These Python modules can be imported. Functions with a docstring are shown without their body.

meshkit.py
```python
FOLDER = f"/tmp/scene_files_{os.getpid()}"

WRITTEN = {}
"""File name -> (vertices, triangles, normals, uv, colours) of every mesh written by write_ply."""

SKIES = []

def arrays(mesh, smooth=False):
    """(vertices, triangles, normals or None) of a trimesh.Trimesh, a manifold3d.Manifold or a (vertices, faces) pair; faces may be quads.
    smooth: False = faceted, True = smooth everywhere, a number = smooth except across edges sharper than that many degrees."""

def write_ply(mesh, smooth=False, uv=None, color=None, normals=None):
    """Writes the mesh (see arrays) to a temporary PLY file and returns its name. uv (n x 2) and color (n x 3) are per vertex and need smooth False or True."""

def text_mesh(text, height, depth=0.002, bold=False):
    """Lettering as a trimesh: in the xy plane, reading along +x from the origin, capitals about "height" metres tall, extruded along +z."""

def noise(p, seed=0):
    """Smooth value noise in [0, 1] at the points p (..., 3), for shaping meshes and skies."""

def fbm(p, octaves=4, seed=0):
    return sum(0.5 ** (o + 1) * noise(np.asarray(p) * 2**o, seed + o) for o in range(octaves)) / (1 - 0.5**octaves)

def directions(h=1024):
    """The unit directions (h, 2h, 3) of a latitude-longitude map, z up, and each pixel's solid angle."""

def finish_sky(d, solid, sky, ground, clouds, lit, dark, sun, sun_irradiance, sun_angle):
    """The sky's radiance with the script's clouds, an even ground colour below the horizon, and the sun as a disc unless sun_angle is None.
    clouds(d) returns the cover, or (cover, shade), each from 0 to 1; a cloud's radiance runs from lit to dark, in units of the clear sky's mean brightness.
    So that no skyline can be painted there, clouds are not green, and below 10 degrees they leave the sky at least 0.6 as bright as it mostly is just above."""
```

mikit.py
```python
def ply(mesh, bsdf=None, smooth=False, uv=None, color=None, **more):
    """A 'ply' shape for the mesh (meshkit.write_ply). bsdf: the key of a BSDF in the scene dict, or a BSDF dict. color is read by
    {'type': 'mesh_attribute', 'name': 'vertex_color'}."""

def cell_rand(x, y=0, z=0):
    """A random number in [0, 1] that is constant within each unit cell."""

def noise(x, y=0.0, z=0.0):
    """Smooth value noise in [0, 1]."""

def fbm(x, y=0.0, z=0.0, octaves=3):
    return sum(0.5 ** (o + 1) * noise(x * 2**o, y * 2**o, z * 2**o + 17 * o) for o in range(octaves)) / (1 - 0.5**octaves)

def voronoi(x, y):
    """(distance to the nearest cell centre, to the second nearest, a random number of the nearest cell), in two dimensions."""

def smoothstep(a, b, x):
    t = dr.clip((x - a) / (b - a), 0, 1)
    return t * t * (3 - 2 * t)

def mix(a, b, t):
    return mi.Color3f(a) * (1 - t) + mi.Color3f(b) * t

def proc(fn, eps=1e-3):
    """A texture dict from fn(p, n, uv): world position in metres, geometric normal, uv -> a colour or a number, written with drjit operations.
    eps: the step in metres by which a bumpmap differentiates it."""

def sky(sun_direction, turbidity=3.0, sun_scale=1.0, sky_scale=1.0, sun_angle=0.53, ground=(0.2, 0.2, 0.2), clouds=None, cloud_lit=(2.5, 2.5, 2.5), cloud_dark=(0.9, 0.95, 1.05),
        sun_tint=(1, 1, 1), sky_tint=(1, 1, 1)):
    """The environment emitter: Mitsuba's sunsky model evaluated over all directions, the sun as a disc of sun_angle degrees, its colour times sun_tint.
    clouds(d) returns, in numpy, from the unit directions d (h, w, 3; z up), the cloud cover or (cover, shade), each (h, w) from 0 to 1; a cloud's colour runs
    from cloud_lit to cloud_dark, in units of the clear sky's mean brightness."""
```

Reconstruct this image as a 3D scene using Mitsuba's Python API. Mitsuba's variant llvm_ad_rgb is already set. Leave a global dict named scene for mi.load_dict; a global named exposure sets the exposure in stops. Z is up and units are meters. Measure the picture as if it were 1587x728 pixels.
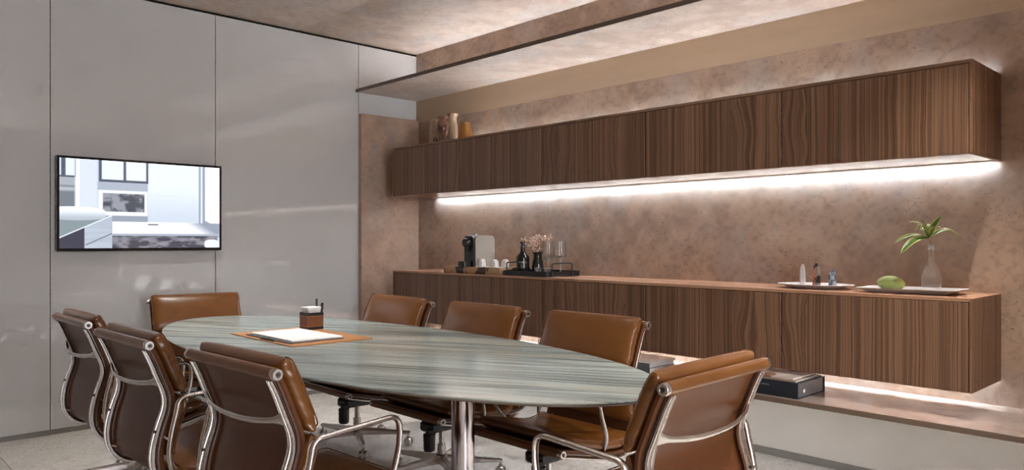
import math, random
import numpy as np, trimesh, drjit as dr, mitsuba as mi
import mikit, meshkit
from mikit import proc, noise, fbm, voronoi, smoothstep, mix, cell_rand
from scipy.interpolate import CubicSpline
from shapely.geometry import Polygon, Point

T = mi.ScalarTransform4f
scene, labels = {}, {}
random.seed(7)
RNG = np.random.default_rng(7)

# ------------------------------------------------------------------ camera, exposure, large lights
TH = math.radians(46.438)                       # yaw between the view direction and the glass wall
FWD = np.array([math.cos(TH), math.sin(TH), 0.0])
CAM = np.array([0.0, 0.0, 1.25])
scene['camera'] = {'type': 'perspective', 'fov': math.degrees(2 * math.atan(793.5 / 1164.53)), 'fov_axis': 'x',
                   'principal_point_offset_y': -9.0 / 728.0, 'near_clip': 0.02, 'far_clip': 100.0,
                   'to_world': T().look_at(origin=CAM.tolist(), target=(CAM + FWD).tolist(), up=[0, 0, 1])}
exposure = 0.2
WINDOW_LIGHT = (10.0, 10.2, 10.6)                  # frosted daylight window behind the camera
DOWNLIGHT = (2900.0, 2760.0, 2560.0)                   # recessed ceiling spots along the left of the room
STRIP_UPPER_DOWN = (92, 95, 100)
STRIP_UPPER_UP = (112, 115, 120)
STRIP_LOWER = (380, 382, 388)
STRIP_LEDGE = (46, 46, 46)
STRIP_COVE = (140, 142, 146)
TV_GAIN = 0.95

# ------------------------------------------------------------------ helpers
_used = set()


def numbered(name):
    key, k = name, 0
    while key in _used:
        k += 1
        key = f'{name}_{k:03d}'
    _used.add(key)
    return key


def obj(name, mesh, bsdf, parent=None, smooth=False, uv=None, to=None, **more):
    key = numbered(name if parent is None else parent + '__' + name)
    d = mesh if isinstance(mesh, dict) else mikit.ply(mesh, bsdf, smooth, uv=uv, **more)
    if to is not None:
        d = {**d, 'to_world': to}
    scene[key] = d
    return key


def tag(key, label=None, cat=None, group=None, kind=None):
    d = labels.setdefault(key, {})
    for k, v in (('label', label), ('category', cat), ('group', group), ('kind', kind)):
        if v:
            d[k] = v
    return key


def thing(name, label, cat, group=None):
    return tag(numbered(name), label, cat, group)


def box(x0, x1, y0, y1, z0, z1):
    b = trimesh.creation.box((x1 - x0, y1 - y0, z1 - z0))
    b.apply_translation(((x0 + x1) / 2, (y0 + y1) / 2, (z0 + z1) / 2))
    return b


def rbox(x0, x1, y0, y1, z0, z1, c=0.002):
    """box with all twelve edges chamfered by c"""
    p = []
    for sx in (0, 1):
        for sy in (0, 1):
            for sz in (0, 1):
                q = np.array([(x0, x1)[sx], (y0, y1)[sy], (z0, z1)[sz]], float)
                s = np.array([1 - 2 * sx, 1 - 2 * sy, 1 - 2 * sz]) * c
                for k in range(3):
                    o = q + s
                    o[k] = q[k]
                    p.append(o)
    return trimesh.convex.convex_hull(np.array(p))


def rects(pts, c):
    return Polygon(pts).buffer(-c).buffer(c, quad_segs=6)


def extrude(poly, h, z=0.0):
    m = trimesh.creation.extrude_polygon(poly, h, engine='earcut')
    m.apply_translation((0, 0, z))
    return m


def lathe(prof, n=32, at=(0, 0, 0)):
    m = trimesh.creation.revolve(np.array(prof, float), sections=n)
    m.apply_translation(at)
    return m


def cyl(p0, p1, r0, r1=None, n=20, caps=True):
    p0, p1 = np.array(p0, float), np.array(p1, float)
    r1 = r0 if r1 is None else r1
    L = np.linalg.norm(p1 - p0)
    m = trimesh.creation.revolve(np.array([[0, 0], [r0, 0], [r1, L], [0, L]]), sections=n)
    m.apply_transform(trimesh.geometry.align_vectors([0, 0, 1], (p1 - p0) / L))
    m.apply_translation(p0)
    return m


def sweep(path, sec, side, close=False, scale=None, caps=True):
    """sweeps the closed 2-D section sec (a along 'side', b along side x tangent) along path."""
    P = np.asarray(path, float)
    n = len(P)
    if close:
        tan = np.roll(P, -1, 0) - np.roll(P, 1, 0)
    else:
        tan = np.gradient(P, axis=0)
    tan /= np.linalg.norm(tan, axis=1, keepdims=True)
    S = np.broadcast_to(np.asarray(side, float), P.shape)
    S = S - (S * tan).sum(1, keepdims=True) * tan
    S /= np.linalg.norm(S, axis=1, keepdims=True)
    B = np.cross(tan, S)
    sec = np.asarray(sec, float)
    m = len(sec)
    sc = np.ones((n, 2)) if scale is None else np.asarray(scale, float)
    V = (P[:, None] + S[:, None] * (sec[None, :, :1] * sc[:, None, :1]) + B[:, None] * (sec[None, :, 1:] * sc[:, None, 1:])).reshape(-1, 3)
    F_ = []
    for i in range(n if close else n - 1):
        j = (i + 1) % n
        for k in range(m):
            l = (k + 1) % m
            a, b, c, d = i * m + k, i * m + l, j * m + l, j * m + k
            F_ += [[a, b, c], [a, c, d]]
    if caps and not close:
        tri = trimesh.creation.triangulate_polygon(Polygon(sec), engine='earcut')
        key = {tuple(np.round(q, 9)): i for i, q in enumerate(sec)}
        idx = [key[tuple(np.round(q, 9))] for q in tri[0]]
        for f in tri[1]:
            f = [idx[q] for q in f]
            F_ += [[f[0], f[1], f[2]], [(n - 1) * m + f[2], (n - 1) * m + f[1], (n - 1) * m + f[0]]]
    mesh = trimesh.Trimesh(V, F_, process=False)
    mesh.fix_normals()
    return mesh


def circle(r, n=12, ry=None):
    a = np.arange(n) * 2 * math.pi / n
    return np.c_[r * np.cos(a), (ry or r) * np.sin(a)]


def spline(pts, n, closed=False):
    P = np.asarray(pts, float)
    if closed:
        P = np.vstack([P, P[:1]])
    t = np.r_[0, np.cumsum(np.linalg.norm(np.diff(P, axis=0), axis=1) ** 0.6)]
    cs = CubicSpline(t, P, bc_type='periodic' if closed else 'natural')
    return cs(np.linspace(0, t[-1], n, endpoint=not closed))


def fillet(pts, r, n=6):
    """polyline with its inner corners rounded"""
    P = [np.array(p, float) for p in pts]
    out = [P[0]]
    for a, b, c in zip(P, P[1:], P[2:]):
        u, v = (a - b), (c - b)
        lu, lv = np.linalg.norm(u), np.linalg.norm(v)
        d = min(r, lu * 0.49, lv * 0.49)
        p, q = b + u / lu * d, b + v / lv * d
        for t in np.linspace(0, 1, n):
            out.append((1 - t) ** 2 * p + 2 * t * (1 - t) * b + t * t * q)
    out.append(P[-1])
    return np.array(out)


def join(*ms):
    return trimesh.util.concatenate([m for m in ms])


def loft(loops):
    """closed solid through equal-length loops of points, ends fanned"""
    n, m = len(loops), len(loops[0])
    V = np.vstack([np.vstack(loops), [np.mean(loops[0], 0)], [np.mean(loops[-1], 0)]])
    F_ = []
    for i in range(n - 1):
        for k in range(m):
            l = (k + 1) % m
            F_ += [[i * m + k, i * m + l, (i + 1) * m + l], [i * m + k, (i + 1) * m + l, (i + 1) * m + k]]
    for k in range(m):
        l = (k + 1) % m
        F_ += [[n * m, l, k], [n * m + 1, (n - 1) * m + k, (n - 1) * m + l]]
    g = trimesh.Trimesh(V, F_, process=False)
    g.fix_normals()
    return g


# ------------------------------------------------------------------ materials
def rgb(r, g, b):
    return {'type': 'rgb', 'value': [r, g, b]}


def mat(key, color, rough=0.5, metal=0.0, spec=0.5, bump=None, bump_scale=1.0, **more):
    b = {'type': 'principled', 'base_color': color if isinstance(color, dict) else rgb(*color), 'roughness': rough if not isinstance(rough, dict) else rough,
         'metallic': metal, 'specular': spec, **more}
    if bump is not None:
        b = {'type': 'bumpmap', 'arbitrary': bump, 'scale': bump_scale, 'bsdf': b}
    scene[key] = {'type': 'twosided', 'bsdf': b}
    return key


def stone_fn(base, dark, light, seed=0.0, pit=0.5):
    def fn(p, n, uv):
        a = fbm(p.x * 2.1 + seed, p.y * 2.1, p.z * 1.5, 4)
        b = fbm(p.x * 9 + seed, p.y * 9, p.z * 7 + 9, 4)
        wx = 0.03 * fbm(p.x * 30, p.y * 30 + 5, p.z * 30, 2)
        c = fbm((p.x + wx) * 44, (p.y + wx) * 44 + seed, (p.z - wx) * 34 + 1.3 * b, 4)
        g = fbm(p.x * 5 + seed, p.y * 5 + 3, p.z * 2.0, 4)
        col = mix(mi.Color3f(dark) * 0.6 + mi.Color3f(base) * 0.4, base, smoothstep(0.34, 0.60, 0.5 * a + 0.5 * b))
        grey = mi.Color3f(dr.mean(mi.Color3f(base))) * 0.55 + mi.Color3f(base) * 0.40
        col = mix(col, grey, smoothstep(0.46, 0.68, g) * 0.6)
        col = mix(col, light, smoothstep(0.50, 0.80, 0.6 * b + 0.4 * c) * 0.8)
        col = mix(col, dark, smoothstep(0.46, 0.74, c) * 0.42)
        pits = smoothstep(0.66, 0.75, fbm(p.x * 130 + seed, p.y * 130, p.z * 95, 2)) * smoothstep(0.50, 0.66, fbm(p.x * 4.5 + 7, p.y * 4.5 + seed, p.z * 4.5, 3))
        return mix(col, mi.Color3f(dark) * 0.45, pits * pit * 0.6)
    return fn


mat('m_stone', proc(stone_fn((0.40, 0.275, 0.20), (0.20, 0.135, 0.10), (0.48, 0.37, 0.295), 3.0, 0.9)), 0.48, spec=0.35)
mat('m_stone_pier', proc(stone_fn((0.42, 0.29, 0.215), (0.27, 0.18, 0.135), (0.52, 0.38, 0.29), 11.0, 1.0)), 0.5, spec=0.35)
mat('m_ceiling', proc(stone_fn((0.52, 0.425, 0.36), (0.37, 0.28, 0.225), (0.60, 0.52, 0.45), 21.0, 0.5)), 0.5, spec=0.3)
mat('m_ledge', proc(stone_fn((0.21, 0.155, 0.128), (0.13, 0.093, 0.075), (0.28, 0.215, 0.185), 5.0, 0.3)), 0.22, spec=0.5)
mat('m_ledge_edge', (0.10, 0.065, 0.045), 0.45)
mat('m_band', proc(lambda p, n, uv: mix((0.40, 0.285, 0.19), (0.47, 0.34, 0.235), fbm(p.x * 2, p.y * 2, p.z * 14, 3))), 0.55, spec=0.3)
mat('m_white_wall', proc(lambda p, n, uv: mix((0.60, 0.56, 0.51), (0.68, 0.645, 0.60), fbm(p.x * 3, p.y * 3, p.z * 3, 4))), 0.6, spec=0.3)
mat('m_skirting', (0.20, 0.19, 0.175), 0.4)
mat('m_gap', (0.012, 0.010, 0.009), 0.8, spec=0.1)
scene['m_glass_panel'] = {'type': 'twosided', 'bsdf': {'type': 'plastic', 'int_ior': 1.8, 'nonlinear': False, 'diffuse_reflectance': rgb(0.54, 0.54, 0.54)}}
mat('m_plate_edge', (0.09, 0.06, 0.045), 0.4)


def floor_fn(p, n, uv):
    a = fbm(p.x * 2.0, p.y * 2.0, 0, 4)
    s = noise(p.x * 160, p.y * 160, 3.0)
    s2 = noise(p.x * 70 + 9, p.y * 70, 8.0)
    col = mix((0.48, 0.462, 0.432), (0.58, 0.562, 0.53), a)
    col = mix(col, (0.74, 0.72, 0.68), smoothstep(0.70, 0.86, s) * 0.7)
    col = mix(col, (0.30, 0.28, 0.25), smoothstep(0.72, 0.9, s2) * 0.5)
    return mix(col, (0.40, 0.34, 0.28), smoothstep(0.6, 0.75, fbm(p.x * 9, p.y * 9, 2.0, 3)) * 0.3)


mat('m_floor', proc(floor_fn), 0.33, spec=0.45)


def wood_fn(axis):
    """vertical striped veneer; the stripes run along z (front, axis 'y' across) or along y (tops, axis 'x' across)"""
    def fn(p, n, uv):
        if axis == 'y':
            u, l = p.y, p.z
        elif axis == 'x':
            u, l = p.x + 3.0, p.z
        else:
            u, l = p.x, p.y
        leaf = dr.floor(u / 0.141)
        r = cell_rand(leaf, 3, 1)
        r2 = cell_rand(leaf, 5, 2)
        wild = smoothstep(0.62, 0.80, r2)
        wob = (fbm(u * 7 + r * 30, l * 3.2 + r2 * 11, 0, 3) - 0.5) * mix(0.012, 0.075, wild).x
        wob2 = (noise(u * 20, l * 14 + r * 9, 4.0) - 0.5) * 0.006 * (0.3 + wild)
        w = u + wob + wob2
        fine = noise(w * 420, l * 1.2 + r * 50, 1.0)
        mid = noise(w * 190 + 11, l * 0.8 + r * 20, 5.0)
        wide = noise(w * 60 + 5, l * 0.5, 9.0)
        t = 0.30 * fine + 0.45 * mid + 0.25 * wide
        col = mix((0.100, 0.049, 0.028), (0.215, 0.118, 0.070), smoothstep(0.25, 0.75, t))
        light = smoothstep(0.74, 0.90, noise(w * 210 + 37, l * 0.7 + r * 7, 2.0))
        col = mix(col, (0.28, 0.17, 0.11), light * 0.4)
        return col * (0.76 + 0.22 * r)
    return fn


WOOD = wood_fn('y')
mat('m_wood', proc(WOOD), 0.42, spec=0.4)
mat('m_wood_side', proc(wood_fn('x')), 0.42, spec=0.4)
mat('m_wood_under', proc(wood_fn('z')), 0.16, spec=0.5)
_wz = wood_fn('z')
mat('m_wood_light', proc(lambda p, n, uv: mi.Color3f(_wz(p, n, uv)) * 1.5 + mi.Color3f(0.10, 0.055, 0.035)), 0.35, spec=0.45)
mat('m_wood_top', proc(wood_fn('z')), 0.42, spec=0.4)


def marble_fn(p, n, uv):
    c, s = -0.49, 0.87
    a, b = p.x * c + p.y * s, p.x * s - p.y * c          # along the veins, across them
    w = b + 0.05 * (fbm(a * 1.4, b * 2.5, 0, 3) - 0.5) + 0.012 * (fbm(a * 8, b * 12, 4, 2) - 0.5)
    v1 = fbm(w * 13, a * 0.9, 1, 4)
    v2 = fbm(w * 60, a * 2.2, 7, 3)
    v3 = fbm(w * 190, a * 5.0, 3, 2)
    t = 0.40 * v1 + 0.36 * v2 + 0.24 * v3
    col = mix((0.070, 0.100, 0.100), (0.275, 0.335, 0.330), smoothstep(0.30, 0.68, t))
    warm = smoothstep(0.50, 0.66, fbm(w * 9 + 20, a * 0.7, 5, 3))
    col = mix(col, (0.33, 0.32, 0.25), warm * 0.3)
    vein = smoothstep(0.78, 0.90, noise(w * 42 + 5, a * 1.6, 12)) * smoothstep(0.45, 0.6, noise(w * 8, a * 2.0, 15))
    return mix(col, (0.06, 0.075, 0.075), vein * 0.45)


mat('m_marble', proc(marble_fn), 0.14, spec=0.5)
mat('m_marble_edge', (0.20, 0.17, 0.14), 0.4)


def leather_fn(p, n, uv):
    a = fbm(p.x * 9, p.y * 9, p.z * 9, 3)
    return mix((0.112, 0.040, 0.0095), (0.165, 0.063, 0.015), a)


def leather_bump(p, n, uv):
    return fbm(p.x * 260, p.y * 260, p.z * 260, 2)


mat('m_leather', proc(leather_fn), 0.25, spec=0.55)
mat('m_leather_back', (0.092, 0.031, 0.010), 0.38, spec=0.28)
mat('m_piping', (0.13, 0.05, 0.017), 0.35)
scene['m_chrome'] = {'type': 'roughconductor', 'material': 'Al', 'alpha': 0.14, 'specular_reflectance': rgb(0.80, 0.765, 0.735)}
scene['m_polished'] = {'type': 'roughconductor', 'material': 'Cr', 'alpha': 0.04}
mat('m_black_plastic', (0.012, 0.012, 0.013), 0.35)
mat('m_black_metal', (0.016, 0.015, 0.016), 0.38)
mat('m_dark_screw', (0.05, 0.045, 0.042), 0.4, metal=0.6)
mat('m_black_gloss', (0.010, 0.010, 0.011), 0.12)
mat('m_paper', (0.80, 0.80, 0.80), 0.7, spec=0.2)
mat('m_page', proc(lambda p, n, uv: mix((0.52, 0.49, 0.46), (0.72, 0.69, 0.66), noise(p.z * 900, p.y * 3, p.x * 3))), 0.8, spec=0.1)
mat('m_grey_cover', (0.10, 0.105, 0.115), 0.55)
mat('m_tan_leather', proc(lambda p, n, uv: mix((0.37, 0.165, 0.06), (0.44, 0.205, 0.08), fbm(p.x * 14, p.y * 14, p.z * 14, 3))), 0.45, spec=0.4)
mat('m_brown_leather', proc(lambda p, n, uv: mix((0.16, 0.058, 0.024), (0.20, 0.08, 0.032), fbm(p.x * 24, p.y * 24, p.z * 24, 3))), 0.4, spec=0.4)
mat('m_porcelain', (0.78, 0.77, 0.75), 0.12, spec=0.5)
mat('m_machine_cream', (0.34, 0.315, 0.275), 0.32, spec=0.4)
mat('m_machine_grey', (0.26, 0.26, 0.26), 0.3)
scene['m_glass'] = {'type': 'thindielectric', 'int_ior': 1.5}
scene['m_cut_glass'] = {'type': 'blendbsdf', 'weight': 0.30, 'a': {'type': 'thindielectric', 'int_ior': 1.7}, 'b': {'type': 'twosided', 'bsdf': {'type': 'diffuse', 'reflectance': rgb(0.85, 0.85, 0.86)}}}
scene['m_solid_glass'] = {'type': 'dielectric', 'int_ior': 1.5}
mat('m_navy', (0.010, 0.013, 0.020), 0.35)
mat('m_slate', (0.075, 0.085, 0.10), 0.4)
mat('m_letter', (0.62, 0.60, 0.56), 0.5)

# ------------------------------------------------------------------ the room
YG, XW, ZC = 5.554, 4.079, 2.941          # glass wall, stone wall, ceiling
XL, YB, YS = -2.3, -2.4, 0.42             # left wall, wall behind the camera, stub wall beside the stone wall


def struct(name, mesh, m, parent=None, **k):
    key = obj(name, mesh, m, parent, **k)
    if parent is None:
        tag(key, kind='structure')
    return key


fl = struct('floor', box(XL - .1, XW + .3, YB - .1, YG + .2, -0.06, -0.004), 'm_gap')
ty = 1.2
for i in range(-3, 4):
    for j in range(-2, 5):
        x0, x1 = max(0.85 + i * ty, XL - .1), min(0.85 + (i + 1) * ty, XW + .3)
        y0, y1 = max(0.2 + j * ty - .3, YB - .1), min(0.2 + (j + 1) * ty - .3, YG + .2)
        if x1 - x0 > 0.05 and y1 - y0 > 0.05:
            obj('floor_tile', rbox(x0 + .0012, x1 - .0012, y0 + .0012, y1 - .0012, -0.02, 0.0, 0.0008), 'm_floor', fl)
struct('ceiling', box(XL - .1, XW + .3, YB - .1, YG + .2, ZC, ZC + .08), 'm_ceiling')

# the back-painted glass wall: panels on a dark backing with open seams
wb = struct('wall_back', box(XL - .1, XW + .3, YG + .012, YG + .1, 0, ZC), 'm_gap')
for a, b in ((-2.3, -0.953), (-0.953, 0.113), (0.113, 1.18), (1.18, 2.247), (2.247, 3.475), (3.475, 4.11)):
    obj('glass_panel', rbox(a + .002, b - .002, YG, YG + .010, 0.032, ZC - .018, 0.0012), 'm_glass_panel', wb)
struct('baseboard_back', box(XL, 3.47, YG + .002, YG + .012, 0.0, 0.030), 'm_skirting')

# the stone wall
wr = struct('wall_right', box(XW + .045, XW + .15, YB, YG + .1, 0, ZC), 'm_white_wall')
JY = (0.42, 0.653, 2.266, 3.879, 5.552)
for z0, z1 in ((0.456, 2.318), (2.545, ZC - .001)):
    for a, b in zip(JY, JY[1:]):
        obj('stone_panel', rbox(XW, XW + .044, a + .0007, b - .0007, z0, z1, 0.0006), 'm_stone', wr)
for z0, z1 in ((0.458, 2.316), (2.547, ZC - .003)):
    for b in JY[1:-1]:
        obj('grout', box(XW + .0012, XW + .04, b - .0007, b + .0007, z0, z1), 'm_band', wr)
obj('painted_band', box(XW + .0004, XW + .044, 0.42, 5.552, 2.318, 2.545), 'm_band', wr)
struct('baseboard_right', rbox(XW + .035, XW + .045, 0.42, 5.50, 0.0, 0.042), 'm_skirting')

# stone pier in the corner
struct('wall_pier', rbox(3.475, XW - .001, YG - .042, YG - .001, 0.0, 2.333, 0.002), 'm_stone_pier')

# wall shelf plate under the ceiling cove
tr = struct('trim_1', rbox(3.452, XW - .001, 0.42, YG - .002, 2.516, 2.536, 0.002), 'm_ceiling')
obj('edge_strip', rbox(3.444, 3.452, 0.42, YG - .002, 2.514, 2.540, 0.001), 'm_plate_edge', tr)

# rest of the room behind the camera
struct('wall_stub', box(3.10, XW + .1, YS - .15, YS, 0, ZC), 'm_stone')
struct('wall_left', box(XL - .1, XL, YB, YG + .05, 0, ZC), 'm_stone')
WX0, WX1, WZ0, WZ1 = 0.1, 2.05, 0.35, 2.65
struct('wall_front', join(box(XL, WX0, YB - .1, YB, 0, ZC), box(WX1, XW + .1, YB - .1, YB, 0, ZC), box(WX0, WX1, YB - .1, YB, 0, WZ0), box(WX0, WX1, YB - .1, YB, WZ1, ZC)), 'm_stone')
win = struct('window_1', join(*[box(WX0 + i * (WX1 - WX0) / 3 - .025, WX0 + i * (WX1 - WX0) / 3 + .025, YB - .06, YB - .01, WZ0, WZ1) for i in range(4)],
                              box(WX0, WX1, YB - .06, YB - .01, WZ0, WZ0 + .05), box(WX0, WX1, YB - .06, YB - .01, WZ1 - .05, WZ1)), 'm_black_metal')


def quad(o, u, v):
    o, u, v = (np.array(q, float) for q in (o, u, v))
    return trimesh.Trimesh([o, o + u, o + u + v, o + v], [[0, 1, 2], [0, 2, 3]], process=False)


def lamp_quad(name, o, u, v, radiance, parent=None, weight=2.0):
    key = obj(name, quad(o, u, v), 'm_white_emit', parent)
    scene[key]['emitter'] = {'type': 'area', 'radiance': rgb(*radiance), 'sampling_weight': weight}
    return key


mat('m_white_emit', (0.7, 0.7, 0.7), 0.6)
lamp_quad('frosted_pane', (WX1, YB - .07, WZ0), (WX0 - WX1, 0, 0), (0, 0, WZ1 - WZ0), WINDOW_LIGHT, win)

# dark surface-mounted spot cans on the ceiling, outside the picture
for i, (x, y, lab, gain) in enumerate(((1.98, 4.35, 'far end', 1.8), (2.00, 2.95, 'middle', .5), (1.90, 1.65, 'near end', 1.0), (3.05, 0.66, 'near right chair', 3.4), (0.5, -1.2, 'walkway behind the camera', 2.0))):
    d = thing('ceiling_spot', f'black cylindrical ceiling spot above the {lab}' + (' of the table' if i < 3 else ''), 'ceiling light', 'black ceiling spots')
    obj('can', lathe([[0, 0], [.048, 0], [.048, -.105], [.044, -.105], [.044, -.004], [0, -.004], [0, 0]], 28, (x, y, ZC)), 'm_gap', d)
    key = obj('diffuser', trimesh.Trimesh(np.vstack([[[x, y, ZC - .024]], np.c_[x + .032 * np.cos(np.arange(24) * math.pi / 12), y + .032 * np.sin(np.arange(24) * math.pi / 12), np.full(24, ZC - .024)]]),
                                          [[0, 1 + (k + 1) % 24, 1 + k] for k in range(24)], process=False), 'm_white_emit', d)
    scene[key]['emitter'] = {'type': 'area', 'radiance': rgb(*[gain * c for c in DOWNLIGHT])}

# ------------------------------------------------------------------ cabinets, ledge, LED strips
XF = 3.630
DOORS = (0.981, 1.827, 2.674, 3.530, 4.400, 5.258)


def cabinet(name, z0, z1, label, zt, zb, back=.050):
    c = thing(name, label, 'cabinet')
    # carcass with a slot along the wall (top and bottom) that hides the strips
    obj('body', join(box(XF + .022, XW - .050, 0.984, 5.268, z0 + .004, z1 - .016), box(XW - .050, XW - .003, 0.984, 5.268, z0 + zb, z1 - zt)), 'm_wood_top', c)
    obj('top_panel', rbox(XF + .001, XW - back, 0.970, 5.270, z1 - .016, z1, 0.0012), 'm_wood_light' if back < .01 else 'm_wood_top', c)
    obj('bottom_panel', rbox(XF + .022, XW - .050, 0.984, 5.268, z0, z0 + .004, 0.0008), 'm_wood_under', c)
    obj('side_panel', rbox(XF, XW - .003, 0.969, 0.9805, z0, z1 - .0005, 0.0012), 'm_wood_side', c)
    obj('side_panel', rbox(XF, XW - .003, 5.262, 5.271, z0, z1 - .0005, 0.0012), 'm_wood_side', c)
    for a, b in zip(DOORS, DOORS[1:]):
        obj('door', rbox(XF, XF + .019, a + .0028, b - .0028, z0, z1 - .0185, 0.0012), 'm_wood', c)
    return c


cabinet('wall_cabinet', 1.624, 2.028, 'long walnut veneer wall cabinet, the upper one, carrying four small vases', 0.03, 0.03)
cabinet('sideboard', 0.598, 1.003, 'long floating walnut veneer sideboard, the lower one, carrying the coffee machine and trays', 0.0162, 0.055, .0015)

lg = thing('stone_ledge', 'long brown stone ledge under the floating sideboard holding books', 'ledge')
obj('slab', rbox(3.500, XW + .040, 0.42, 5.505, 0.4565, 0.478, 0.0012), 'm_ledge', lg)
obj('front_edge', rbox(3.496, 3.5, 0.42, 5.505, 0.452, 0.4765, 0.0008), 'm_ledge_edge', lg)


def strip(label, x0, x1, y0, y1, z, up, radiance):
    t = thing('led_strip', label, 'led strip')
    obj('channel', box(x0 - .003, x1 + .003, y0, y1, z - (.006 if up else .001), z + (.001 if up else .006)), 'm_skirting', t)
    zz = z + (.0015 if up else -.0015)
    k = lamp_quad('diffuser', (x0, y0, zz), (x1 - x0, 0, 0), (0, y1 - y0, 0), radiance, t) if up else lamp_quad('diffuser', (x0, y0, zz), (0, y1 - y0, 0), (x1 - x0, 0, 0), radiance, t)
    return t


t = thing('led_strip', 'glowing light strip under the upper wall cabinet along the wall', 'led strip')
lamp_quad('diffuser', (XW - .030, 0.99, 1.6232), (-.018, 0, -.0025), (0, 4.25, 0), STRIP_UPPER_DOWN, t)
obj('channel', trimesh.convex.convex_hull(np.array([(XW - .030 + a, y, 1.6238 + b) for y in (0.99, 5.24) for a, b in ((0, 0), (-.018, -.0023), (-.0195, -.0023), (-.0205, 0))])), 'm_porcelain', t)
strip('hidden light strip on top of the upper wall cabinet washing the wall', XW - .042, XW - .028, 0.99, 4.78, 2.026, True, STRIP_UPPER_UP)
strip('hidden light strip under the lower sideboard lighting the stone ledge', XW - .030, XW - .012, 0.99, 5.24, 0.649, False, STRIP_LOWER)
strip('hidden light strip under the stone ledge lighting the pale wall and floor', 3.570, 3.584, 0.50, 5.45, 0.4500, False, STRIP_LEDGE)
strip('hidden light strip on top of the plate below the ceiling', XW - .022, XW - .010, 0.45, 5.54, 2.545, True, STRIP_COVE)

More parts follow.
